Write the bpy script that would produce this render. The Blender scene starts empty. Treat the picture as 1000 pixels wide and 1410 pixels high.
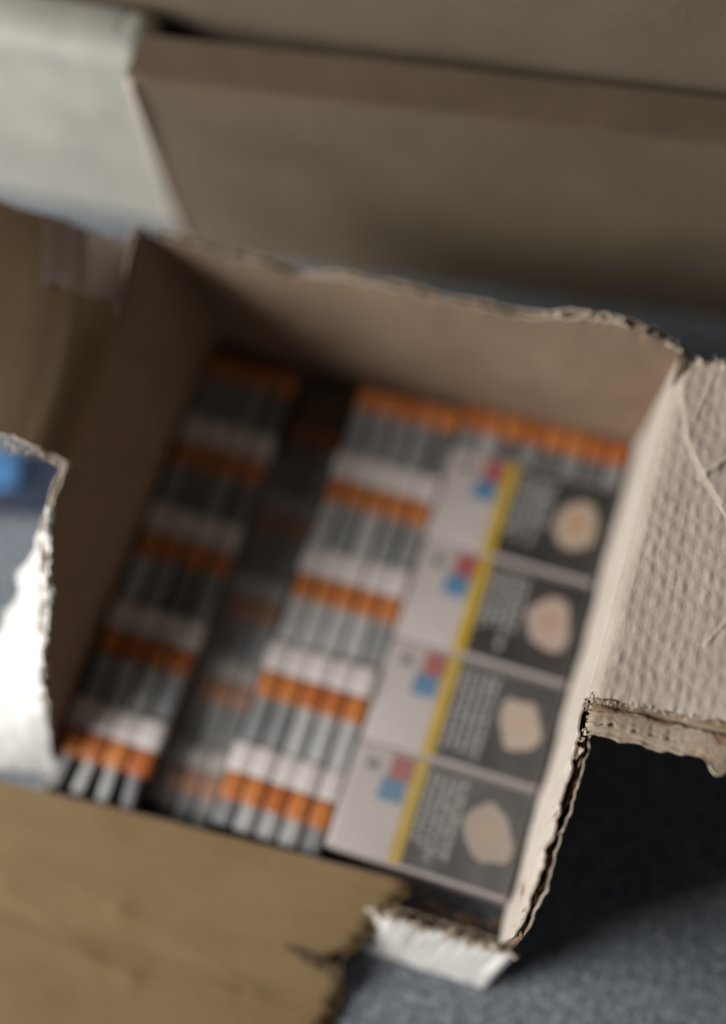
import bpy, bmesh, math, random
from mathutils import Vector, Matrix, noise

random.seed(7)
SC = bpy.context.scene
COL = SC.collection
V = Vector

# ------------------------------------------------------------------ camera
cam = bpy.data.cameras.new('camera')
cam_o = bpy.data.objects.new('camera', cam)
COL.objects.link(cam_o)
cam_o.location = (0.24387, -0.30065, 0.73587)
cam_o.rotation_euler = (0.375065, 0.067766, 0.307248)
cam.sensor_fit = 'VERTICAL'
cam.sensor_height = 36.0
cam.lens = 1987.1 / 1410 * 36.0
cam.clip_start = 0.01
cam.clip_end = 50
cam.dof.use_dof = True
cam.dof.focus_distance = 0.625
cam.dof.aperture_fstop = 1.03
SC.camera = cam_o

# ------------------------------------------------------------------ light
world = bpy.data.worlds.new('World')
SC.world = world
world.use_nodes = True
bg = world.node_tree.nodes['Background']
bg.inputs[0].default_value = (1.0, 0.97, 0.93, 1)
bg.inputs[1].default_value = 0.036

def area(name, loc, target, sx, sy, power, col):
    l = bpy.data.lights.new(name, 'AREA')
    l.shape = 'RECTANGLE'; l.size = sx; l.size_y = sy
    l.energy = power; l.color = col
    o = bpy.data.objects.new(name, l); COL.objects.link(o)
    o.location = loc
    o.rotation_euler = (V(target) - V(loc)).to_track_quat('-Z', 'Y').to_euler()
    return o
area('window_light', (-1.12, -0.72, 0.80), (0.12, -0.10, 0.03), 0.9, 0.8, 41.0, (1.0, 0.97, 0.93))

SC.view_settings.view_transform = 'Standard'
SC.view_settings.look = 'None'
SC.view_settings.gamma = 1
SC.view_settings.exposure = 0.0
SC.view_settings.use_curve_mapping = False
SC.cycles.use_denoising = True
SC.cycles.max_bounces = 8

# ------------------------------------------------------------------ helpers
def N(x, y, z=0.0):
    return noise.noise(V((x, y, z)))

def fbm(x, y, z=0.0, o=4):
    a, s, t = 1.0, 1.0, 0.0
    for _ in range(o):
        t += a * noise.noise(V((x * s, y * s, z * s + 3.1 * _)))
        a *= 0.5; s *= 2.1
    return t

def lerp(a, b, t): return a + (b - a) * t

def poly(pts, t):
    """point on a polyline of tuples, t in 0..1 by index"""
    k = t * (len(pts) - 1); i = min(int(k), len(pts) - 2); f = k - i
    return V(pts[i]).lerp(V(pts[i + 1]), f)

def interp(tab, x):
    if x <= tab[0][0]: return tab[0][1]
    for (a, b), (c, d) in zip(tab, tab[1:]):
        if x <= c: return lerp(b, d, (x - a) / (c - a))
    return tab[-1][1]

def empty(name, loc, rz=0.0):
    o = bpy.data.objects.new(name, None); COL.objects.link(o)
    o.location = loc; o.rotation_euler = (0, 0, rz); o.empty_display_size = 0.02
    return o

def tag(o, label=None, cat=None, group=None, kind=None):
    if label: o['label'] = label
    if cat: o['category'] = cat
    if group: o['group'] = group
    if kind: o['kind'] = kind
    return o

def link(name, me, parent=None, mats=()):
    for m in mats: me.materials.append(m)
    o = bpy.data.objects.new(name, me); COL.objects.link(o)
    if parent is not None: o.parent = parent
    return o

def sheet(name, P, nu, nv, th, mats, parent=None, flip=False, smooth=True):
    """a sheet of board: P(u,v) is its upper face; thickness th below; mats = (upper, lower, rim)"""
    top = [[P(i / nu, j / nv) for j in range(nv + 1)] for i in range(nu + 1)]
    bot = []
    for i in range(nu + 1):
        row = []
        for j in range(nv + 1):
            a = top[min(i + 1, nu)][j] - top[max(i - 1, 0)][j]
            b = top[i][min(j + 1, nv)] - top[i][max(j - 1, 0)]
            n = a.cross(b)
            n = n.normalized() if n.length > 1e-14 else V((0, 0, 1))
            if flip: n = -n
            row.append(top[i][j] - n * th)
        bot.append(row)
    vs, fs, mi = [], [], []
    def grid(g, m, rev):
        base = len(vs)
        for r in g: vs.extend(r)
        w = nv + 1
        for i in range(nu):
            for j in range(nv):
                q = [base + i * w + j, base + (i + 1) * w + j, base + (i + 1) * w + j + 1, base + i * w + j + 1]
                fs.append(q[::-1] if rev else q); mi.append(m)
    grid(top, 0, flip); grid(bot, 1, not flip)
    loop = [(i, 0) for i in range(nu)] + [(nu, j) for j in range(nv)] + [(i, nv) for i in range(nu, 0, -1)] + [(0, j) for j in range(nv, 0, -1)]
    base = len(vs)
    for (i, j) in loop: vs.append(top[i][j]); vs.append(bot[i][j])
    n = len(loop)
    for k in range(n):
        a, b = base + 2 * k, base + 2 * ((k + 1) % n)
        q = [a, a + 1, b + 1, b]
        fs.append(q[::-1] if flip else q); mi.append(2)
    me = bpy.data.meshes.new(name)
    me.from_pydata([tuple(v) for v in vs], [], fs)
    me.polygons.foreach_set('material_index', mi)
    if smooth: me.polygons.foreach_set('use_smooth', [True] * len(fs))
    me.update()
    return link(name, me, parent, mats)

def rbox_mesh(name, sx, sy, sz, bev, mat, seg=2, taper=1.0):
    """bevelled box, origin at the middle of its base"""
    bm = bmesh.new()
    bmesh.ops.create_cube(bm, size=1.0)
    for v in bm.verts:
        k = taper if v.co.z > 0 else 1.0
        v.co = V((v.co.x * sx * k, v.co.y * sy * (0.5 + 0.5 * k), (v.co.z + 0.5) * sz))
    if bev > 0:
        bmesh.ops.bevel(bm, geom=list(bm.edges), offset=bev, segments=seg, profile=0.5, affect='EDGES')
    me = bpy.data.meshes.new(name); bm.to_mesh(me); bm.free()
    if bev > 0: me.polygons.foreach_set('use_smooth', [True] * len(me.polygons))
    me.materials.append(mat)
    return me

def put(name, me, loc, parent=None, rot=(0, 0, 0), scale=(1, 1, 1)):
    o = bpy.data.objects.new(name, me); COL.objects.link(o)
    o.location = loc; o.rotation_euler = rot; o.scale = scale
    if parent is not None: o.parent = parent
    return o

# ------------------------------------------------------------------ materials
def nodes(name):
    m = bpy.data.materials.new(name); m.use_nodes = True
    nt = m.node_tree; b = nt.nodes['Principled BSDF']
    return m, nt, b

def ramp(nt, src, stops):
    r = nt.nodes.new('ShaderNodeValToRGB')
    e = r.color_ramp.elements
    while len(e) < len(stops): e.new(0.5)
    for k, (p, c) in enumerate(stops):
        e[k].position = p; e[k].color = (c[0], c[1], c[2], 1)
    nt.links.new(src, r.inputs[0])
    return r

def tex(nt, kind, scale, detail=4, rough=0.6, stretch=None, rot=None):
    tc = nt.nodes.new('ShaderNodeTexCoord')
    mp = nt.nodes.new('ShaderNodeMapping')
    if stretch: mp.inputs['Scale'].default_value = stretch
    if rot: mp.inputs['Rotation'].default_value = rot
    nt.links.new(tc.outputs['Object'], mp.inputs['Vector'])
    if kind == 'noise':
        t = nt.nodes.new('ShaderNodeTexNoise')
        t.inputs['Scale'].default_value = scale
        t.inputs['Detail'].default_value = detail
        t.inputs['Roughness'].default_value = rough
    elif kind == 'vor':
        t = nt.nodes.new('ShaderNodeTexVoronoi'); t.inputs['Scale'].default_value = scale
    nt.links.new(mp.outputs[0], t.inputs['Vector'])
    return t

def bump(nt, b, srcs):
    prev = None
    for (sock, strength, dist) in srcs:
        n = nt.nodes.new('ShaderNodeBump')
        n.inputs['Strength'].default_value = strength
        n.inputs['Distance'].default_value = dist
        nt.links.new(sock, n.inputs['Height'])
        if prev: nt.links.new(prev.outputs[0], n.inputs['Normal'])
        prev = n
    nt.links.new(prev.outputs[0], b.inputs['Normal'])

def board(name, c0, c1, spot=None, rough=0.85, fib=0.5, rel=0.2, streak=0.0):
    """paper board: blotchy tone, fibre streaks, fine flecks"""
    m, nt, b = nodes(name)
    big = tex(nt, 'noise', 22, 5, 0.62)
    r = ramp(nt, big.outputs['Fac'], [(0.30, c0), (0.70, c1)])
    fine = tex(nt, 'noise', 900, 3, 0.7, stretch=(1, 0.25, 1))
    mx = nt.nodes.new('ShaderNodeMix'); mx.data_type = 'RGBA'; mx.blend_type = 'MULTIPLY'
    fr = ramp(nt, fine.outputs['Fac'], [(0.32, (0.80, 0.79, 0.77)), (0.66, (1.08, 1.08, 1.08))])
    mx.inputs['Factor'].default_value = fib
    nt.links.new(r.outputs[0], mx.inputs[6]); nt.links.new(fr.outputs[0], mx.inputs[7])
    out = mx.outputs[2]
    if streak:
        sk = tex(nt, 'noise', 90, 5, 0.65, stretch=(0.09, 1, 1), rot=(0, 0, 0.28))
        skr = ramp(nt, sk.outputs['Fac'], [(0.30, (0.72, 0.70, 0.68)), (0.52, (1, 1, 1)), (0.75, (1.14, 1.13, 1.12))])
        m3 = nt.nodes.new('ShaderNodeMix'); m3.data_type = 'RGBA'; m3.blend_type = 'MULTIPLY'
        m3.inputs['Factor'].default_value = streak
        nt.links.new(out, m3.inputs[6]); nt.links.new(skr.outputs[0], m3.inputs[7]); out = m3.outputs[2]
    if spot:
        st = tex(nt, 'noise', 60, 6, 0.7)
        sr = ramp(nt, st.outputs['Fac'], [(0.60, (0, 0, 0)), (0.72, (1, 1, 1))])
        m2 = nt.nodes.new('ShaderNodeMix'); m2.data_type = 'RGBA'
        nt.links.new(sr.outputs[0], m2.inputs['Factor'])
        nt.links.new(out, m2.inputs[6]); m2.inputs[7].default_value = (*spot, 1)
        out = m2.outputs[2]
    nt.links.new(out, b.inputs['Base Color'])
    b.inputs['Roughness'].default_value = rough
    b.inputs['Specular IOR Level'].default_value = 0.25
    mid = tex(nt, 'noise', 130, 4, 0.6)
    bump(nt, b, [(mid.outputs['Fac'], rel, 0.002), (fine.outputs['Fac'], 0.35, 0.0006)])
    return m

def plain(name, c, rough=0.5, var=0.12, scale=150, coat=0.0, spec=0.4, bumpd=0.0):
    m, nt, b = nodes(name)
    t = tex(nt, 'noise', scale, 4, 0.6)
    r = ramp(nt, t.outputs['Fac'], [(0.3, [x * (1 - var) for x in c]), (0.7, [min(1, x * (1 + var)) for x in c])])
    nt.links.new(r.outputs[0], b.inputs['Base Color'])
    b.inputs['Roughness'].default_value = rough
    b.inputs['Specular IOR Level'].default_value = spec
    b.inputs['Coat Weight'].default_value = coat
    b.inputs['Coat Roughness'].default_value = 0.25
    if bumpd: bump(nt, b, [(t.outputs['Fac'], 0.4, bumpd)])
    return m

M_KRAFT = board('kraft_board', (0.22, 0.152, 0.104), (0.275, 0.20, 0.143), rel=0.08)
M_KRAFT_Y = board('yellow_kraft_board', (0.200, 0.135, 0.064), (0.245, 0.168, 0.084), rel=0.06, streak=0.45)
M_KRAFT_L = board('tan_kraft_board', (0.235, 0.165, 0.095), (0.275, 0.195, 0.115), rel=0.05)
M_KRAFT_G = board('golden_torn_board', (0.23, 0.145, 0.05), (0.30, 0.20, 0.08), rel=0.2)
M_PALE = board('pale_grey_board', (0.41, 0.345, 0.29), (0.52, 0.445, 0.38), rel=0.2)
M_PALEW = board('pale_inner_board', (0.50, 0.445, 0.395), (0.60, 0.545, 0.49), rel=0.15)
M_WHITE = board('white_coated_board', (0.74, 0.73, 0.71), (0.82, 0.81, 0.79), fib=0.25)
M_TORN = board('torn_paper_core', (0.50, 0.42, 0.33), (0.66, 0.58, 0.49), rough=0.95, fib=0.9)
M_CORE = board('brown_flute_paper', (0.20, 0.13, 0.08), (0.30, 0.205, 0.13), rough=0.95, fib=0.9)
M_TORN2 = board('torn_brown_layer', (0.26, 0.19, 0.135), (0.52, 0.43, 0.34), rough=0.95, fib=0.9, streak=0.9)
M_LILAC = board('lit_fold_grey', (0.29, 0.23, 0.195), (0.35, 0.285, 0.245), fib=0.5)  # paler grey for the light on the left flap's curled fold
M_CARTON = board('carton_board', (0.155, 0.120, 0.082), (0.185, 0.145, 0.100), rough=0.8, rel=0.08)
M_CARTON2 = board('carton_board_grey', (0.155, 0.122, 0.088), (0.18, 0.145, 0.106), rough=0.8, rel=0.08)
M_SCRAP = board('dark_torn_patch', (0.07, 0.045, 0.028), (0.12, 0.08, 0.05))
M_SLIMTOP = plain('darker_brown_top', (0.135, 0.100, 0.068), 0.6, 0.12, 30)  # top flap of the slim carton, a darker brown than its front
M_CWHITE = plain('white_carton', (0.42, 0.415, 0.37), 0.6, 0.16, 22)
M_TRAY = plain('black_tray', (0.018, 0.017, 0.018), 0.45, 0.2)
M_STICK = plain('grey_plastic', (0.25, 0.252, 0.255), 0.4, 0.2, 90, coat=0.2)
M_STICKL = plain('light_grey_plastic', (0.42, 0.42, 0.42), 0.4, 0.15, 90, coat=0.2)
M_STICKD = plain('dark_grey_plastic', (0.15, 0.152, 0.155), 0.4, 0.2, 90, coat=0.2)
M_ORANGE = plain('orange_plastic', (0.52, 0.18, 0.05), 0.4, 0.15, 120, coat=0.2)
M_ORANGED = plain('deep_orange_plastic', (0.44, 0.13, 0.035), 0.4, 0.15, 120, coat=0.2)
M_CAP = plain('white_plastic', (0.62, 0.565, 0.545), 0.45, 0.08, 90, coat=0.2)
M_PACK = plain('white_pack_card', (0.47, 0.42, 0.405), 0.4, 0.06, 60, coat=0.35)
M_YEL = plain('yellow_print', (0.52, 0.35, 0.03), 0.4, 0.1, 80, coat=0.35)
M_PANEL = plain('black_print', (0.036, 0.034, 0.033), 0.35, 0.5, 60, coat=0.5)
M_TEXT = plain('grey_lettering', (0.36, 0.36, 0.35), 0.5, 0.2, 300)
M_RED = plain('red_print', (0.36, 0.085, 0.095), 0.4, 0.1, 80, coat=0.35)
M_BLUE = plain('blue_print', (0.09, 0.22, 0.36), 0.4, 0.1, 80, coat=0.35)
M_DOT = plain('dark_print', (0.10, 0.10, 0.11), 0.4, 0.1, 80, coat=0.35)
M_NAVY = plain('navy_plastic', (0.02, 0.03, 0.055), 0.45, 0.2)
M_SKY = plain('bright_blue_plastic', (0.07, 0.20, 0.42), 0.4, 0.15, 40)

def photo_mat(name, inner, outer, cx, cy, r):
    """printed photo: spot colours round a middle, broken by noise"""
    m, nt, b = nodes(name)
    tc = nt.nodes.new('ShaderNodeTexCoord')
    d = nt.nodes.new('ShaderNodeVectorMath'); d.operation = 'DISTANCE'
    nt.links.new(tc.outputs['Object'], d.inputs[0]); d.inputs[1].default_value = (cx, cy, 0)
    t = tex(nt, 'noise', 140, 4, 0.6)
    ad = nt.nodes.new('ShaderNodeMath'); ad.operation = 'MULTIPLY_ADD'
    nt.links.new(t.outputs['Fac'], ad.inputs[0]); ad.inputs[1].default_value = r * 1.2
    nt.links.new(d.outputs['Value'], ad.inputs[2])
    dv = nt.nodes.new('ShaderNodeMath'); dv.operation = 'DIVIDE'
    nt.links.new(ad.outputs[0], dv.inputs[0]); dv.inputs[1].default_value = r * 2.2
    rr = ramp(nt, dv.outputs[0], [(0.38, inner), (0.60, outer)])
    nt.links.new(rr.outputs[0], b.inputs['Base Color'])
    b.inputs['Roughness'].default_value = 0.4
    b.inputs['Coat Weight'].default_value = 0.4; b.inputs['Coat Roughness'].default_value = 0.25
    return m

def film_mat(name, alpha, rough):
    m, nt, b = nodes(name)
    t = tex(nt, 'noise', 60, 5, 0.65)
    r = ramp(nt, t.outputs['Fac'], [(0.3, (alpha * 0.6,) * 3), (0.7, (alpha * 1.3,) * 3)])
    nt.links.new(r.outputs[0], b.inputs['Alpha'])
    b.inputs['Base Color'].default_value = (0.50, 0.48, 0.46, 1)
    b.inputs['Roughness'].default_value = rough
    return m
M_FILM = film_mat('hazy_clear_film', 0.06, 0.3)  # grey veil in the film's alpha gives the haze over the sunken strips
M_WRAP_GLARE = [film_mat('glare_pack_wrap', a, 0.3) for a in (0.008, 0.016, 0.06, 0.10)]  # clear wrap with glare put in as a veil, strongest on the nearest two

# floor: blue-grey carpet
m, nt, b = nodes('blue_grey_carpet')
t1 = tex(nt, 'noise', 240, 5, 0.8); t2 = tex(nt, 'noise', 14, 4, 0.6); t3 = tex(nt, 'vor', 420)
r1 = ramp(nt, t1.outputs['Fac'], [(0.34, (0.09, 0.11, 0.14)), (0.50, (0.19, 0.22, 0.26)), (0.66, (0.48, 0.51, 0.54))])
r2 = ramp(nt, t2.outputs['Fac'], [(0.3, (0.82, 0.82, 0.82)), (0.7, (1.1, 1.1, 1.1))])
mx = nt.nodes.new('ShaderNodeMix'); mx.data_type = 'RGBA'; mx.blend_type = 'MULTIPLY'; mx.inputs['Factor'].default_value = 1
nt.links.new(r1.outputs[0], mx.inputs[6]); nt.links.new(r2.outputs[0], mx.inputs[7])
nt.links.new(mx.outputs[2], b.inputs['Base Color'])
b.inputs['Roughness'].default_value = 0.8; b.inputs['Specular IOR Level'].default_value = 0.35
bump(nt, b, [(t3.outputs['Distance'], 0.6, 0.002), (t1.outputs['Fac'], 0.8, 0.0025)])
M_FLOOR = m

# ------------------------------------------------------------------ setting: the floor
me = bpy.data.meshes.new('floor')
me.from_pydata([(-3, -3, 0), (3, -3, 0), (3, 3, 0), (-3, 3, 0)], [], [(0, 1, 2, 3)])
tag(link('floor', me, None, [M_FLOOR]), 'blue-grey carpeted floor under the boxes', kind='structure')

# ------------------------------------------------------------------ the torn box
box = empty('torn_cardboard_box', (0.12, -0.10, 0.0))
tag(box, 'torn-open cardboard box with ragged flaps, full of packs', 'cardboard box')
OFF = V((0.12, -0.10, 0.0))
def bsheet(name, P, nu, nv, th, mats, flip=False, parent=None):
    """sheet given in room coordinates, hung under the box (or under a part of it)"""
    return sheet(name, lambda u, v: P(u, v) - OFF, nu, nv, th, mats, parent or box, flip)

# bottom
bsheet('floor_panel', lambda u, v: V((lerp(0.003, 0.2415, u), lerp(lerp(-0.231, -0.218, u), 0.0268, v), 0.007)), 4, 4, 0.005, (M_KRAFT, M_WHITE, M_CORE))

# far wall
FAR_TOP = [(-0.03, 0.120), (0.0, 0.122), (0.02, 0.1185), (0.04, 0.119), (0.06, 0.114), (0.08, 0.121), (0.096, 0.1235), (0.12, 0.1245), (0.148, 0.126), (0.17, 0.127),
           (0.187, 0.131), (0.205, 0.139), (0.224, 0.1425), (0.24, 0.137), (0.249, 0.130), (0.256, 0.121)]
def far_wall(dy, dz, seed):
    def P(u, v):
        x = lerp(-0.021, 0.254, u)
        zt = interp(FAR_TOP, x) + 0.0016 * fbm(x * 55, seed, 0, 3) + 0.0007 * fbm(x * 260, seed, 0, 3) * max(0.2, N(x * 30, seed + 4) * 2 + 0.6) + dz
        z = lerp(0.002, zt, v)
        y = 0.0273 + dy + 0.0016 * fbm(x * 14, z * 14, seed, 3) + 0.004 * (z / 0.13) ** 2
        if v > 0.9: y += 0.0012 * fbm(x * 220, z * 220, seed) * (v - 0.9) * 10
        if x < 0.02: x = lerp(lerp(-0.002, 0.02, (x + 0.021) / 0.041), x, min(1, z / 0.125) ** 3)
        return V((x, y, z))
    return P
w = bsheet('wall', far_wall(0, 0, 1.0), 220, 26, 0.0008, (M_KRAFT, M_CORE, M_TORN), flip=False)
w['label'] = 'brown inner face of the far wall with a ragged top edge'
bsheet('outer_liner', far_wall(0.0052, -0.0015, 7.0), 220, 14, 0.0008, (M_CORE, M_WHITE, M_TORN), False, w)
def far_flute(u, v):
    p = far_wall(0.0030, -0.004 + 0.002 * N(u * 60, 3), 3.0)(u, v)
    p.y += 0.0014 * math.sin(p.z * 2 * math.pi / 0.0062)
    return p
bsheet('flute', far_flute, 120, 90, 0.0004, (M_CORE, M_CORE, M_TORN), False, w)

# pale torn fuzz along the far rim
def fuzz(name, pts, r, seed, parent, mat=M_TORN, n=26):
    """crumbs and curls of torn paper: many small twisted shreds, one part"""
    rnd = random.Random(seed); vs, fs = [], []
    for k in range(n):
        p = poly(pts, rnd.random()) - OFF
        d = V((rnd.uniform(-1, 1), rnd.uniform(-1, 1), rnd.uniform(-0.2, 1))).normalized()
        e = V((rnd.uniform(-1, 1), rnd.uniform(-1, 1), rnd.uniform(-1, 1))).normalized()
        L_ = r * rnd.uniform(0.5, 1.4); W_ = r * rnd.uniform(0.25, 0.6)
        f = d.cross(e).normalized()
        base = len(vs)
        for s in range(4):
            q = s / 3
            c = p + d * L_ * q + f * L_ * 0.5 * q * q * rnd.uniform(-1, 1)
            wv = W_ * (1 - 0.75 * q)
            vs += [c - e * wv, c + e * wv, c + e * wv + f * 0.0003, c - e * wv + f * 0.0003]
        for s in range(3):
            a = base + 4 * s
            for i in range(4):
                fs.append((a + i, a + (i + 1) % 4, a + 4 + (i + 1) % 4, a + 4 + i))
        fs.append((base, base + 3, base + 2, base + 1)); t = base + 12; fs.append((t, t + 1, t + 2, t + 3))
    me = bpy.data.meshes.new(name); me.from_pydata([tuple(v) for v in vs], [], fs); me.update()
    o = link(name, me, parent, [mat]); o['kind'] = 'stuff'
    return o
fuzz('torn_fibres', [(0.18, 0.034, 0.127), (0.205, 0.034, 0.137), (0.224, 0.034, 0.141), (0.24, 0.034, 0.136), (0.25, 0.033, 0.129)], 0.0035, 5, w, n=34)

# left wall, leaning out a little; torn down in a slope towards the near end
LEFT_TOP = [(-0.240, 0.010), (-0.228, 0.014), (-0.222, 0.020), (-0.205, 0.052), (-0.1885, 0.074), (-0.167, 0.092), (-0.145, 0.113), (-0.128, 0.124), (-0.110, 0.127), (-0.098, 0.1275), (0.033, 0.1275)]
def left_k(y): return min(1, max(0, (y + 0.10) / 0.12)) ** 2
def left_x(z, y): return 0.001 - 0.010 * max(0, (z - 0.03) / 0.1) ** 1.6 - 0.013 * left_k(y) * (z / 0.1275) ** 3
def left_wall(dx, dz, seed):
    def P(u, v):
        y = lerp(-0.240, 0.032, u)
        rag = 0.0028 * fbm(y * 150, seed, 0, 4) * (1 if y < -0.095 else 0)
        zt = interp(LEFT_TOP, y) + rag + (dz if y < -0.095 else 0)
        z = lerp(0.002, max(zt, 0.006), v)
        return V((left_x(z, y) + dx + 0.0014 * fbm(y * 13, z * 13, seed, 3), y, z))
    return P
w = bsheet('wall', left_wall(0, 0, 11), 200, 26, 0.0008, (M_KRAFT, M_CORE, M_TORN), flip=False)
w['label'] = 'shaded brown inner face of the wall torn down in a slope'
bsheet('outer_liner', left_wall(-0.0030, -0.003, 17), 200, 14, 0.0008, (M_CORE, M_WHITE, M_TORN), False, w)

# left flap: curls over from the wall and lies out to the side
LPROF = [(-0.0066, 0.1245), (-0.0085, 0.1310), (-0.0130, 0.137), (-0.0190, 0.1420), (-0.0265, 0.1455), (-0.036, 0.1495), (-0.052, 0.1550), (-0.075, 0.163), (-0.105, 0.174)]
def catmull(pts, n):
    out = []
    for i in range(len(pts) - 1):
        a, b, c, d = (V((*pts[max(0, min(len(pts) - 1, i + k))], 0)) for k in (-1, 0, 1, 2))
        for j in range(n):
            t = j / n
            out.append(tuple(0.5 * (2 * b + (c - a) * t + (2 * a - 5 * b + 4 * c - d) * t * t + (3 * b - 3 * c + d - a) * t ** 3)))
    return out + [(*pts[-1], 0)]
LP3 = catmull(LPROF, 8)
def left_flap_pt(q, y):
    p = poly(LP3, q); x, z = p[0], p[1]
    k = min(1, max(0, (y + 0.10) / 0.12))
    x -= k * k * (0.013 + 0.018 * math.sin(min(1, q * 2.2) * math.pi / 2))
    z += 0.0012 * fbm(x * 12, y * 12, 3.0, 2) * min(1, q * 5) - 0.010 * k ** 3 * min(1, q * 3)
    return x, z
def left_flap(u, v):
    x = poly(LP3, v)[0]
    ynear = -0.1005 + 0.004 * fbm(x * 60, 2.0, 0, 4) - 0.15 * max(0, -x - 0.03)
    yfar = 0.022 + 0.0035 * fbm(x * 70, 5.0, 0, 4) + 0.12 * x
    y = lerp(ynear, yfar, u)
    x, z = left_flap_pt(v, y)
    return V((x, y, z))
f = bsheet('flap', left_flap, 90, 70, 0.0032, (M_KRAFT_L, M_WHITE, M_TORN), flip=False)
f['label'] = 'tan flap curling outward beside the blue object'
# light caught by that flap's curled far end, painted as a grey patch
def patch(u, v):
    q = lerp(0.04, 0.62, v) + 0.008 * fbm(u * 5, 1.0)
    y = lerp(-0.012 - 0.010 * v + 0.004 * fbm(v * 4, 4.0), 0.0225 + 0.003 * fbm(v * 14, 9.0) + 0.12 * poly(LP3, q)[0], u)
    x, z = left_flap_pt(q, y)
    return V((x + 0.0008, y, z + 0.0007))
bsheet('lit_fold_patch', patch, 60, 50, 0.0004, (M_LILAC, M_LILAC, M_LILAC), False, f)
fuzz('torn_fibres', [(0.002, 0.030, 0.122), (0.018, 0.031, 0.119), (0.035, 0.031, 0.118)], 0.004, 9, f, M_PALE, 14)
# edge strip closing the near-left of that flap: rounded pale torn rim
fuzz('torn_fibres', [(-0.004, -0.102, 0.132), (-0.02, -0.103, 0.140), (-0.04, -0.104, 0.143)], 0.003, 12, f, M_TORN, 30)

# white paper peeled outward from the sloping tear, facing the window
LI = [(-0.006, -0.124, 0.127), (-0.003, -0.148, 0.112), (-0.001, -0.167, 0.095), (0.000, -0.1885, 0.078), (0.002, -0.205, 0.055), (0.006, -0.226, 0.020)]
LO = [(-0.008, -0.122, 0.122), (-0.026, -0.136, 0.080), (-0.040, -0.158, 0.050), (-0.048, -0.185, 0.036), (-0.055, -0.208, 0.028), (-0.055, -0.240, 0.026)]
def peel(u, v):
    a, b_ = poly(LI, u), poly(LO, u)
    a = a + V((0.0022 * fbm(u * 22, 1.5), 0, 0.0016 * fbm(u * 26, 7.0)))
    b_ = b_ + V((0.004 * fbm(u * 12, 4.5), 0.002 * fbm(u * 16, 8), 0))
    p = a.lerp(b_, v)
    k = 0.0022 * fbm(p.y * 60, v * 3, 4.0, 4) * min(1, 6 * v + 0.2)
    return p + V((-0.7 * k, 0, k)) + V((0, 0, 0.006 * math.sin(v * 3.14)))
f = bsheet('peeled_flap', peel, 110, 40, 0.0009, (M_WHITE, M_WHITE, M_TORN), flip=True)
f['label'] = 'white torn paper folded out of the sloping wall, bright in the window light'
fuzz('torn_fibres', LI[1:], 0.0032, 21, f, M_WHITE, 60)

# right wall, leaning out; the near part has no flap and its layers gape
def right_x(z): return 0.2410 + 0.0095 * max(0, (z - 0.02) / 0.105) ** 1.0
RW_TOP = [(-0.240, 0.080), (-0.234, 0.100), (-0.22, 0.115), (-0.19, 0.121), (-0.16, 0.1215), (-0.142, 0.1225), (-0.135, 0.1240), (0.033, 0.1240)]
def right_wall(dx, dz, seed, amp=1.0):
    def P(u, v):
        y = lerp(-0.239, 0.032, u)
        torn = 1 if y < -0.138 else 0
        zt = interp(RW_TOP, y) + (0.002 * fbm(y * 170, seed, 0, 4) + dz) * torn
        z = lerp(0.002, zt, v)
        t = max(0, (-0.138 - y)) / 0.1
        x = right_x(z) + dx * (1 - 0.45 * min(1, t)) + amp * 0.0013 * fbm(y * 40, z * 20, seed, 4) * (1 if torn else 1 - v ** 3)
        if torn and v > 0.75: x += 0.0016 * fbm(y * 120, 2.0, seed, 3) * (v - 0.75) * 4
        return V((x, y, z))
    return P
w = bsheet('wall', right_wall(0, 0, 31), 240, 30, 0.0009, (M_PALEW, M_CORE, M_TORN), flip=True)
w['label'] = 'pale wall lit by the window, its near top edge split into layers'
bsheet('outer_liner', right_wall(0.0062, -0.001, 37), 240, 16, 0.0010, (M_CORE, M_WHITE, M_TORN), True, w)
def r_flute(u, v):
    p = right_wall(0.0034, -0.0025, 33)(u, v)
    p.x += 0.0013 * math.sin(p.z * 2 * math.pi / 0.0062)
    return p
bsheet('flute', r_flute, 160, 90, 0.0004, (M_CORE, M_CORE, M_CORE), False, w)
fuzz('torn_fibres', [(0.2512, -0.137, 0.127), (0.2530, -0.148, 0.1215), (0.2525, -0.165, 0.121)], 0.0026, 44, w, M_TORN, 40)

# right flap: embossed grey-beige board, double walled, near edge torn in layers
RPROF = [(0.2503, 0.1236), (0.2511, 0.1268), (0.2524, 0.1290), (0.2542, 0.1306), (0.2562, 0.1315), (0.262, 0.1325), (0.28, 0.1350), (0.30, 0.138), (0.33, 0.143), (0.36, 0.149)]
RP3 = [(a, b, 0) for a, b in RPROF]
RLEN = [0.0]
for (a, b_), (c, d) in zip(RPROF, RPROF[1:]): RLEN.append(RLEN[-1] + math.hypot(c - a, d - b_))
def rprof(s):
    for k in range(len(RLEN) - 1):
        if s <= RLEN[k + 1] or k == len(RLEN) - 2:
            t = (s - RLEN[k]) / (RLEN[k + 1] - RLEN[k])
            return lerp(RPROF[k][0], RPROF[k + 1][0], t), lerp(RPROF[k][1], RPROF[k + 1][1], t)
def seg_dist(px, py, a, b_):
    ax, ay = a; bx, by = b_
    t = max(0, min(1, ((px - ax) * (bx - ax) + (py - ay) * (by - ay)) / ((bx - ax) ** 2 + (by - ay) ** 2)))
    return math.hypot(px - ax - t * (bx - ax), py - ay - t * (by - ay))
CREASE = [(0.2535, 0.0130), (0.2580, 0.0010), (0.2622, -0.0125), (0.2690, -0.0225), (0.2735, -0.0290), (0.2830, -0.0400)]
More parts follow.
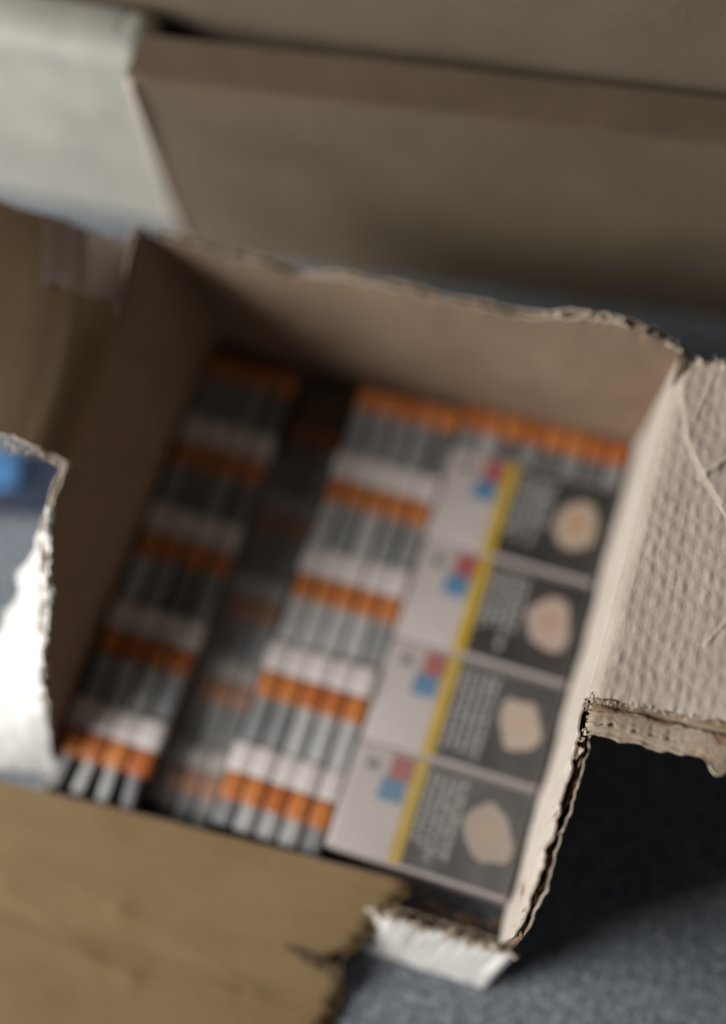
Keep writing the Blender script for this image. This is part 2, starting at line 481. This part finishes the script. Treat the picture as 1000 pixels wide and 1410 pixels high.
def crease(x, y):
    """(distance, side) of the bent line across the flap; side > 0 is its outer half"""
    best = (9, 0)
    for a, b_ in zip(CREASE, CREASE[1:]):
        d = seg_dist(x, y, a, b_)
        if d < best[0]:
            best = (d, (b_[0] - a[0]) * (y - a[1]) - (b_[1] - a[1]) * (x - a[0]))
    return best
def emboss(x, y):
    a, b_ = 0.0051, 0.0092
    yy = y + 0.0022 * N(x * 75, y * 75, 5)
    xx = x + 0.0016 * N(x * 80, y * 80, 9) + 0.05 * y
    row = math.floor(xx / a)
    ph = 0.5 * (row % 2) + 0.35 * N(row * 1.7, 0.4)
    fx = (xx / a) % 1.0; fy = (yy / b_ + ph) % 1.0
    h = (0.5 - 0.5 * math.cos(2 * math.pi * fx)) * (0.5 - 0.5 * math.cos(2 * math.pi * fy)) ** 0.7
    return h * (0.7 + 0.5 * N(row * 3.7, math.floor(yy / b_ + ph) * 2.3))
def flap_mid(s, y, seed=0.0, em=1.0):
    x, z = rprof(s)
    z += 0.0008 * fbm(x * 30, y * 30, 6.0, 3)
    if em:
        k = min(1, max(0, (s - 0.0062) / 0.003))
        d, side = crease(x, y)
        sm = min(1, d / 0.0016)
        if side > 0 and y > -0.045:
            z += em * 0.0007 * emboss(x, y) * k * sm * 0.6 + 0.0013 * sm * max(0, 1 - d / 0.016)
        else:
            z += em * 0.00066 * emboss(x, y) * k * (0.3 + 0.7 * sm) * (0.75 + 0.5 * N(x * 45, y * 45, 2))
        z += 0.0006 * max(0, 1 - d / 0.0009) * (0.6 + 0.6 * N(x * 300, y * 300, 4))
        d2 = seg_dist(x, y, (0.268, 0.024), (0.2645, -0.002))
        z += 0.0005 * max(0, 1 - d2 / 0.0012)
        d3 = seg_dist(x, y, (0.2735, -0.0290), (0.2830, -0.0170))
        z += 0.0010 * max(0, 1 - d3 / 0.0024)
        d4 = seg_dist(x, y, (0.292, -0.105), (0.302, -0.085))
        z += 0.0005 * max(0, 1 - d4 / 0.0014)
    return x, z
def flap_near(x, off, seed):
    return -0.1385 + off + 0.0016 * fbm(x * 90, seed, 0, 4) + 0.05 * max(0, x - 0.2505) * 0.9 - 0.006 * math.exp(-((x - 0.309) / 0.004) ** 2) * (1 if off < 0 else 0)
def flap_far(x, seed):
    return 0.0245 + 0.0025 * fbm(x * 120, seed, 0, 4) - 0.010 * math.exp(-((x - 0.251) / 0.004) ** 2) + 0.004 * min(1, max(0, (x - 0.255) / 0.01))
def rflap(off, dz, seed, em):
    def P(u, v):
        s = v * RLEN[-1] if off >= 0 else lerp(0.0065, RLEN[-1], v)
        x, _ = rprof(s)
        y = lerp(flap_near(x, off, seed), flap_far(x, seed), u)
        x, z = flap_mid(s, y, seed, em)
        edge = max(0, 1 - (y - flap_near(x, off, seed)) / 0.005)
        z += 0.0012 * edge * fbm(x * 130, seed + 2, 0, 3) - 0.0008 * edge
        if off < 0: z += 0.0008 * edge * math.sin((y - flap_near(x, off, seed)) * 2600 + 3 * N(x * 50, seed))
        k = min(1, s / 0.006)
        return V((x + dz * (1 - k) * -1.0, y, z + dz * k))
    return P
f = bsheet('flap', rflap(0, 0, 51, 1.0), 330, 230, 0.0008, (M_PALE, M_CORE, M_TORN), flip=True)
f['label'] = 'grey-beige embossed flap with creases, nearest to the camera'
bsheet('lower_liner', rflap(-0.0150, -0.0076, 57, 0), 240, 160, 0.0011, (M_TORN2, M_CORE, M_TORN), True, f)
def rfl(u, v):
    p = rflap(-0.0052 + 0.001 * N(v * 40, 5), -0.0036, 54, 0)(u, v)
    p.z += 0.0017 * math.sin(p.y * 2 * math.pi / 0.0072)
    return p
bsheet('flute', rfl, 220, 120, 0.0006, (M_CORE, M_CORE, M_TORN), True, f)
def rmid(u, v):
    return rflap(-0.0105 + 0.0022 * N(v * 45, 8), -0.0050, 59, 0)(u, v)
bsheet('middle_liner', rmid, 160, 160, 0.0009, (M_TORN2, M_CORE, M_TORN), True, f)
fuzz('torn_fibres', [(0.252, -0.140, 0.129), (0.262, -0.139, 0.131), (0.28, -0.138, 0.134), (0.31, -0.136, 0.138)], 0.0018, 61, f, M_TORN, 70)
fuzz('torn_fibres', [(0.258, 0.026, 0.131), (0.268, 0.028, 0.133), (0.28, 0.028, 0.135)], 0.0035, 62, f, M_TORN, 30)

# near wall: low, with the tan flap folded out of it
def near_wall(dy, dz=0.0):
    def P(u, v):
        x = lerp(-0.004, 0.191, u)
        zt = 0.0345 + dz + 0.0008 * fbm(x * 20, 3)
        if x > 0.184: zt -= (x - 0.184) * 3 + 0.003 * fbm(x * 300, 2)
        z = lerp(0.002, zt, v)
        return V((x, -0.2345 + 0.0115 * x / 0.19 + dy - 0.002 * v + 0.0008 * fbm(x * 20, z * 20, 2), z))
    return P
w = bsheet('wall', near_wall(0), 120, 10, 0.0008, (M_KRAFT, M_CORE, M_KRAFT), flip=True)
bsheet('outer_liner', near_wall(-0.005, -0.006), 120, 10, 0.0008, (M_CORE, M_WHITE, M_TORN), True, w)
NF_R = [(0.0, 0.1905), (0.08, 0.1880), (0.14, 0.1800), (0.24, 0.1740), (0.28, 0.1660), (0.31, 0.1625), (0.34, 0.1700), (0.40, 0.1735), (0.50, 0.1690), (0.62, 0.1640), (0.8, 0.160), (1.0, 0.152)]
def near_flap(u, v):
    # v: from the hinge outward (0..1 = 0.135 m), u: along the hinge
    s = v * 0.135
    xr = interp(NF_R, v) + 0.0040 * fbm(v * 26, 3.3, 0, 5)
    xl = -0.016 - 0.02 * v
    x = lerp(xl, xr, u)
    y = -0.2366 - s + 0.0115 * (x / 0.19) * (1 - 0.3 * v)
    z = max(0.0350 + 0.0030 * math.sin(min(1, s / 0.012) * math.pi * 0.5) - 0.52 * s, 0.0075 + 0.3 * max(0, 0.070 - s) ** 1.4 )
    z += 0.0014 * fbm(x * 9, y * 9, 8.0, 2)
    for a, b_, h in (((-0.02, -0.262), (0.06, -0.277), 0.0024), ((0.06, -0.277), (0.135, -0.292), 0.0018), ((-0.01, -0.30), (0.075, -0.305), 0.0022), ((0.075, -0.305), (0.12, -0.296), 0.0020), ((0.0, -0.285), (0.05, -0.30), 0.0014)):
        d = seg_dist(x, y, a, b_)
        z += 0.45 * h * max(0, 1 - d / 0.011) ** 1.5 + 0.12 * h * max(0, 1 - d / 0.0018)
    e = max(0, 1 - (xr - x) / 0.006)
    z -= 0.0015 * e * e
    z = max(z, 0.0042)
    return V((x, y, z))
f = bsheet('flap', near_flap, 150, 110, 0.0034, (M_KRAFT_Y, M_WHITE, M_TORN), flip=True)
f['label'] = 'yellowish tan flap with soft creases, folded out towards the camera'
def near_flap_low(u, v):
    p = near_flap(u, v)
    e = max(0, (u - 0.9) / 0.1)
    return V((p.x + e * (0.0035 + 0.0030 * fbm(v * 34, 9.1, 0, 4)), p.y, max(0.0022, p.z - 0.0036)))
bsheet('lower_liner', near_flap_low, 150, 110, 0.0008, (M_KRAFT_G, M_WHITE, M_TORN), True, f)
# darker scrap where the liner is torn off near the ragged end
def scrap(u, v):
    x = lerp(0.144, 0.1735, u) + 0.0015 * fbm(v * 5, 4)
    c = -0.2690 - 0.16 * (x - 0.144)
    hgt = 0.0048 * u ** 0.8 * (1 - 0.5 * u * u) + 0.0003
    y = c + lerp(-hgt, hgt, v) + 0.0016 * fbm(u * 7, v * 2, 2)
    uu = (x + 0.03) / (interp(NF_R, 0.3) + 0.03)
    vv = (-0.2366 - y + 0.009) / 0.135
    p = near_flap(min(1, max(0, uu)), min(1, max(0, vv)))
    return V((x, y, p.z + 0.0009))
bsheet('torn_patch', scrap, 30, 10, 0.0005, (M_SCRAP, M_SCRAP, M_SCRAP), True, f)
fuzz('torn_fibres', [(0.186, -0.241, 0.038), (0.174, -0.262, 0.020), (0.169, -0.275, 0.014), (0.167, -0.295, 0.009)], 0.0022, 71, f, M_KRAFT_Y, 12)

# white stub left standing at the near corner
def stub(dy, dz, seed):
    def P(u, v):
        xb = lerp(0.168, 0.2388, u); xt = lerp(0.1765, 0.2500, u)
        zt = 0.030 + dz + 0.0018 * fbm(u * 14, seed, 0, 4) + 0.004 * math.exp(-((u - 0.26) / 0.08) ** 2) + 0.003 * math.exp(-((u - 0.95) / 0.04) ** 2)
        x = lerp(xb, xt, v)
        return V((x, lerp(-0.2590, -0.2425 + 0.0012 * fbm(u * 17, seed), v) + dy + 0.0006 * fbm(u * 6, v * 3, seed), lerp(0.0015, zt, v)))
    return P
w = bsheet('wall', stub(0, 0, 81), 110, 16, 0.0008, (M_WHITE, M_CORE, M_TORN), flip=False)
w['label'] = 'short white stub of wall at the near corner, torn along its top'
bsheet('inner_liner', stub(0.005, -0.003, 84), 110, 12, 0.0008, (M_CORE, M_KRAFT, M_TORN), False, w)
fuzz('torn_fibres', [(0.178, -0.2425, 0.029), (0.19, -0.2425, 0.034), (0.21, -0.2425, 0.031), (0.23, -0.2425, 0.031), (0.249, -0.2425, 0.033)], 0.0030, 86, w, M_TORN, 110)
fuzz('torn_fibres', [(0.197, -0.232, 0.012), (0.215, -0.232, 0.014), (0.236, -0.232, 0.014)], 0.006, 88, w, M_CORE, 26)

# ------------------------------------------------------------------ packs with printed panels
BASE = 0.0075
PZ = 0.0225
PACK_W, PACK_D = 0.0905, 0.0545
BODY = rbox_mesh('pack_body', PACK_W, PACK_D, PZ - 0.0003, 0.0012, M_PACK)
STRIPE = rbox_mesh('pack_stripe', 0.0062, PACK_D - 0.0024, 0.0004, 0, M_YEL)
PANEL = rbox_mesh('pack_panel', 0.0530, PACK_D - 0.0036, 0.0004, 0, M_PANEL)
REDB = rbox_mesh('red_badge', 0.0110, 0.0120, 0.0005, 0, M_RED)
BLUB = rbox_mesh('blue_badge', 0.0120, 0.0115, 0.0005, 0, M_BLUE)
DOT = rbox_mesh('dark_mark', 0.0050, 0.0045, 0.0005, 0.0001, M_DOT)

def blob_mesh(name, rx, ry, seed, mat, lob=0.12, n=40, h=0.0004):
    vs = []
    for k in range(n):
        a = 2 * math.pi * k / n
        r = 1 + lob * N(math.cos(a) * 1.4 + seed, math.sin(a) * 1.4, seed) * 2
        c, q = math.cos(a), math.sin(a)
        r *= (abs(c) ** 2.4 + abs(q) ** 2.4) ** (-1 / 2.4)
        vs.append((rx * r * c, ry * r * q))
    v3 = [(x, y, h) for x, y in vs] + [(x, y, 0) for x, y in vs]
    fs = [tuple(range(n))] + [(k, n + k, n + (k + 1) % n, (k + 1) % n) for k in range(n)]
    me = bpy.data.meshes.new(name); me.from_pydata(v3, [], fs); me.materials.append(mat); me.update()
    return me

PHOTO = [((0.44, 0.27, 0.15), (0.44, 0.345, 0.27)), ((0.44, 0.27, 0.20), (0.44, 0.345, 0.29)),
         ((0.48, 0.36, 0.26), (0.46, 0.38, 0.31)), ((0.44, 0.32, 0.23), (0.38, 0.31, 0.26))]
PLAB = ['printed pack with orange-centred photo, farthest of the four from the camera',
        'printed pack with pink-centred photo, second of the four from the far wall',
        'printed pack with pale round photo, third of the four from the far wall',
        'printed pack with pale tall photo, nearest of the four to the white torn stub']
for k in range(4):
    yc = -0.055 * k - 0.0275
    t = empty('printed_pack', (0.1946 + random.uniform(-0.0008, 0.0004), yc, BASE), random.uniform(-0.010, 0.010))
    tag(t, PLAB[k], 'pack', 'printed packs lying face up')
    put('carton', BODY, (0, 0, 0), t)
    zt = PZ - 0.0004
    put('stripe', STRIPE, (-0.0114, 0, zt), t)
    p = put('warning_panel', PANEL, (0.0182, 0, zt), t)
    pic = blob_mesh('photo', 0.0108, 0.0128 if k < 3 else 0.0150, 3.3 * k + 1, photo_mat('photo_print', PHOTO[k][0], PHOTO[k][1], 0, 0.001, 0.009))
    put('photo', pic, (0.0108, 0.001, 0.0004), p, rot=(0, 0, 0.2 * k))
    # fine unreadable lines of lettering, running along the pack
    rnd = random.Random(40 + k); vs, fs = [], []
    for l in range(5):
        x = -0.0232 + l * 0.0042
        y = 0.0215
        end = -0.004 - rnd.uniform(0, 0.018) if k < 2 else -0.012 - rnd.uniform(0, 0.01)
        while y > end:
            L_ = rnd.uniform(0.0016, 0.0052); hgt = rnd.uniform(0.0010, 0.0014)
            b0 = len(vs)
            vs += [(x - hgt, y, 0.0007), (x - hgt, y - L_, 0.0007), (x + hgt, y - L_, 0.0007), (x + hgt, y, 0.0007)]
            fs.append((b0, b0 + 1, b0 + 2, b0 + 3)); y -= L_ + 0.0011
    me = bpy.data.meshes.new('lettering'); me.from_pydata(vs, [], fs); me.update()
    link('lettering', me, p, [M_TEXT])
    put('red_badge', REDB, (-0.0205, 0.0190, zt), t)
    put('blue_badge', BLUB, (-0.0225, 0.0074, zt), t)
    put('dark_mark', DOT, (-0.0350, 0.0170, zt), t)
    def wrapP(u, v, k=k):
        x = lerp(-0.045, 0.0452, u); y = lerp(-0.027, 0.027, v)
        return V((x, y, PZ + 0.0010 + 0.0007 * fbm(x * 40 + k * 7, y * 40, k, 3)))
    sheet('glare_wrapper', wrapP, 36, 24, 0.0001, (M_WRAP_GLARE[k],) * 3, t)

# ------------------------------------------------------------------ strips of capped sticks
CAPM, COLM, STM = {}, {}, {}
M_CAP_SHADE = plain('shaded_white_plastic', (0.34, 0.31, 0.295), 0.5, 0.1, 90)  # cap white darkened to paint in the shade of the sunken column
M_ORANGE_SHADE = plain('shaded_orange_plastic', (0.33, 0.135, 0.06), 0.5, 0.15, 120)  # collar orange darkened for the same painted shade
SR = random.Random(99)
def strip(x0, x1, n, y_top, z0, ztop, label, group, thin=0.80, fan=0.0, stick_m=(M_STICK,), orange=M_ORANGE, rows=(0.0155, 0.0140, 0.0250), skip_cap=False, rz=0.0):
    """n sticks side by side; far end = white caps, then orange collars, then grey shafts"""
    w = (x1 - x0) / n
    cap, col, sh = rows
    L_ = (0 if skip_cap else cap) + col + sh
    t = empty('stick_strip', ((x0 + x1) / 2 + SR.uniform(-0.0008, 0.0008), y_top - L_ / 2 + SR.uniform(-0.0006, 0.0006), z0), SR.uniform(-0.014, 0.014))
    ztop += SR.uniform(-0.001, 0.001)
    tag(t, label, 'stick strip', group)
    tray_h = max(0.002, ztop - z0 - 0.0075)
    put('tray', rbox_mesh('tray', x1 - x0 - 0.0006, L_ - 0.0006, tray_h, 0.0006, M_TRAY), (0, 0, 0), t)
    key = (round(w, 5), thin, rows, orange.name)
    gap_shade = orange is not M_ORANGE
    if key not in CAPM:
        CAPM[key] = rbox_mesh('cap', w * 0.97, cap - 0.0006, 0.0085, 0.0009, M_CAP_SHADE if gap_shade else M_CAP, 2)
        COLM[key] = [rbox_mesh('collar', w * 0.90, col - 0.0006, 0.0074, 0.0008, mm, 2, 0.94) for mm in ((orange, orange) if gap_shade else (M_ORANGE, M_ORANGED))]
        STM[key] = [rbox_mesh('shaft', w * thin, sh + 0.002, 0.0056, 0.0006, mm, 2, 0.94) for mm in (M_STICK, M_STICKL, M_STICKD)]
    yt = L_ / 2
    for i in range(n):
        x = -(x1 - x0) / 2 + (i + 0.5) * w
        dz = random.uniform(-0.0005, 0.0005)
        a = fan * (i - (n - 1) / 2)
        yc = yt - (0 if skip_cap else cap) - col
        sm = STM[key][random.choices((0, 1, 2), stick_m)[0] if isinstance(stick_m[0], (int, float)) else 0]
        s = put('shaft', sm, (x, yc - sh / 2 + 0.0006, tray_h + 0.0004 + dz), t, rot=(random.uniform(0.0, 0.04), 0, a + random.uniform(-0.02, 0.02)))
        put('collar', random.choices(COLM[key], (0.7, 0.3))[0], (x, yc + col / 2, tray_h + 0.0001 + dz), t, rot=(0, random.uniform(-0.05, 0.05), 0))
        if not skip_cap:
            put('cap', CAPM[key], (x, yt - cap / 2, tray_h - 0.0002 + dz + random.uniform(-0.0004, 0.0006)), t, rot=(random.uniform(-0.03, 0.03), random.uniform(-0.04, 0.04), 0))
    return t

ORD = ['farthest', 'second', 'third', 'fourth', 'nearest']
P_ = 0.055
# column against the shaded wall
for k in range(5):
    yt = -0.0210 + P_ - k * P_
    sk = (k == 0)
    lab = 'strip of four capped sticks against the shaded wall, ' + (['farthest from the camera', 'second from the far wall', 'third from the far wall', 'fourth from the far wall', 'nearest, with thin splayed shafts'][k])
    strip(0.0035, 0.0545, 4, yt - (0.0155 if sk else 0), BASE, 0.0305, lab, 'strips against the shaded wall',
          thin=0.80 if k < 4 else 0.48, fan=0 if k < 4 else 0.07, stick_m=(0.6, 0.1, 0.3) if k < 4 else (0.5, 0.5, 0), skip_cap=sk, rows=(0.0155, 0.0140, 0.0250 if k < 4 else 0.0165))
# sunken column, tones darkened for the shade in the gap
for k in range(5):
    yt = [-0.004, -0.0460, -0.0945, -0.1420, -0.1895][k]
    sk = (k == 0)
    lab = 'sunken strip of sticks in the dark gap between two columns, ' + (['farthest from the camera', 'second from the far end', 'third from the far end', 'fourth from the far end', 'nearest to the tan flap'][k])
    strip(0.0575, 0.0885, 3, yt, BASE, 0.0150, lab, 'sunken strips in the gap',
          thin=0.84, stick_m=(0.4, 0, 0.6), skip_cap=sk, orange=M_ORANGE_SHADE, rows=(0.012, 0.013, [0.026, 0.022, 0.022, 0.022, 0.014][k]))
# middle column
for k in range(5):
    yt = -0.0188 + P_ - k * P_
    sk = (k == 0)
    lab = 'strip of five capped sticks beside the printed packs, ' + (['farthest from the camera', 'second from the far wall', 'third from the far wall', 'fourth from the far wall', 'nearest to the tan flap'][k])
    strip(0.0905, 0.1485, 5, yt - (0.0155 if sk else 0), BASE, 0.0305, lab, 'strips beside the printed packs',
          thin=0.80 if k != 2 else 0.9, stick_m=[(0.5, 0.3, 0.2), (0.6, 0.3, 0.1), (0.3, 0.7, 0), (0.5, 0.4, 0.1), (0.3, 0.7, 0)][k], skip_cap=sk, rows=(0.0155, 0.0140, 0.0250 if k < 4 else 0.0120))
# clear film stretched over the sunken column
ff = empty('clear_film', (0.073, -0.125, 0.0))
tag(ff, 'wrinkled clear film lying over the sunken strips between two columns', 'plastic film')
def filmP(u, v):
    x = lerp(-0.0175, 0.0175, u); y = lerp(-0.098, 0.094 + 0.004 * N(u * 3, 2), v)
    sag = 0.0085 * math.sin(math.pi * u) ** 0.7
    return V((x, y, 0.0315 - sag + 0.0018 * fbm(x * 60, y * 25, 4.0, 3)))
sheet('film_sheet', filmP, 24, 90, 0.0001, (M_FILM, M_FILM, M_FILM), ff)
# far row behind the printed packs
strip(0.1495, 0.2400, 8, 0.0262, BASE, 0.0305, 'long strip of orange-collared sticks along the far wall behind the printed packs', 'strips along the far wall',
      stick_m=(0.4, 0.3, 0.3), skip_cap=True, rows=(0.0155, 0.0140, 0.0110))

# ------------------------------------------------------------------ things behind
def carton(name, loc, rz, sx, sy, sz, mat, label, cat, bev=0.002, parts=None):
    t = empty(name, loc, rz); tag(t, label, cat)
    return t

def face_panel(name, w_, h_, th, mat, parent, loc, rot, seed, amp=0.0012):
    def P(u, v):
        x, y = lerp(-w_ / 2, w_ / 2, u), lerp(-h_ / 2, h_ / 2, v)
        r = 0.0
        return V((x, y, amp * fbm(x * 9, y * 9, seed, 3)))
    o = sheet(name, P, 40, 24, th, (mat, mat, mat), parent)
    o.location = loc; o.rotation_euler = rot
    return o

# slim carton close behind the box: front, top, sides
def closed_carton(name, loc, rz, sx, sy, sz, mat, label, topmat=None, gap=0.0, th=0.004):
    t = empty(name, loc, rz); tag(t, label, 'carton')
    face_panel('front_panel', sx, sz, th, mat, t, (0, -sy / 2, sz / 2), (math.pi / 2, 0, 0), sx * 7)
    face_panel('back_panel', sx, sz, th, mat, t, (0, sy / 2, sz / 2), (math.pi / 2, 0, math.pi), sx * 9)
    for s in (-1, 1):
        face_panel('side_panel', sy - 0.001, sz - 0.001, th, mat, t, (s * (sx / 2 - 0.001), 0, sz / 2), (math.pi / 2, 0, s * math.pi / 2), sx * 3 + s, 0.0006)
    return t
c1 = closed_carton('slim_carton', (0.136, 0.1265, 0), math.radians(6.9), 0.365, 0.026, 0.160, M_CARTON, 'slim brown carton standing close behind the torn box')
face_panel('top_flap', 0.3652, 0.0268, 0.003, M_SLIMTOP, c1, (0, 0.000, 0.1620), (math.radians(-6), 0, 0), 2.0, 0.0006)
put('edge_highlight', rbox_mesh('edge_highlight', 0.0065, 0.0065, 0.157, 0.002, M_PALE, 3), (-0.1815, -0.0118, 0.001), c1, rot=(0, 0, math.radians(45)))  # pale strip added as the bright highlight along the carton's left edge
c2 = closed_carton('big_carton', (0.10, 0.261, 0), math.radians(4.2), 0.95, 0.22, 0.42, M_CARTON2, 'big brown carton behind everything, cut off by the top of the picture')
face_panel('top_flap', 0.948, 0.215, 0.003, M_CARTON2, c2, (0, 0.000, 0.42), (0, 0, 0), 4.0, 0.0006)

# white carton with a rounded front edge
wc = empty('white_carton', (-0.2085, 0.113, 0), math.radians(2.0))
tag(wc, 'white carton standing to the left behind the torn flap', 'carton')
put('body', rbox_mesh('white_carton_body', 0.335, 0.036, 0.162, 0.012, M_CWHITE, 4), (0, 0, 0), wc)
put('tape_strip', rbox_mesh('tape_strip', 0.300, 0.016, 0.0008, 0.0003, M_CWHITE, 2), (0, 0.002, 0.1618), wc)

# blue thing on the floor past the left flap
bt = empty('blue_case', (-0.078, -0.078, 0), math.radians(14))
tag(bt, 'small dark case with a bright blue top on the floor beside the torn box', 'case')
put('case_body', rbox_mesh('case_body', 0.074, 0.036, 0.016, 0.0075, M_NAVY, 5), (0, 0, 0), bt)
put('blue_lid', rbox_mesh('blue_lid', 0.036, 0.022, 0.011, 0.0053, M_SKY, 5), (-0.016, 0.003, 0.0120), bt)
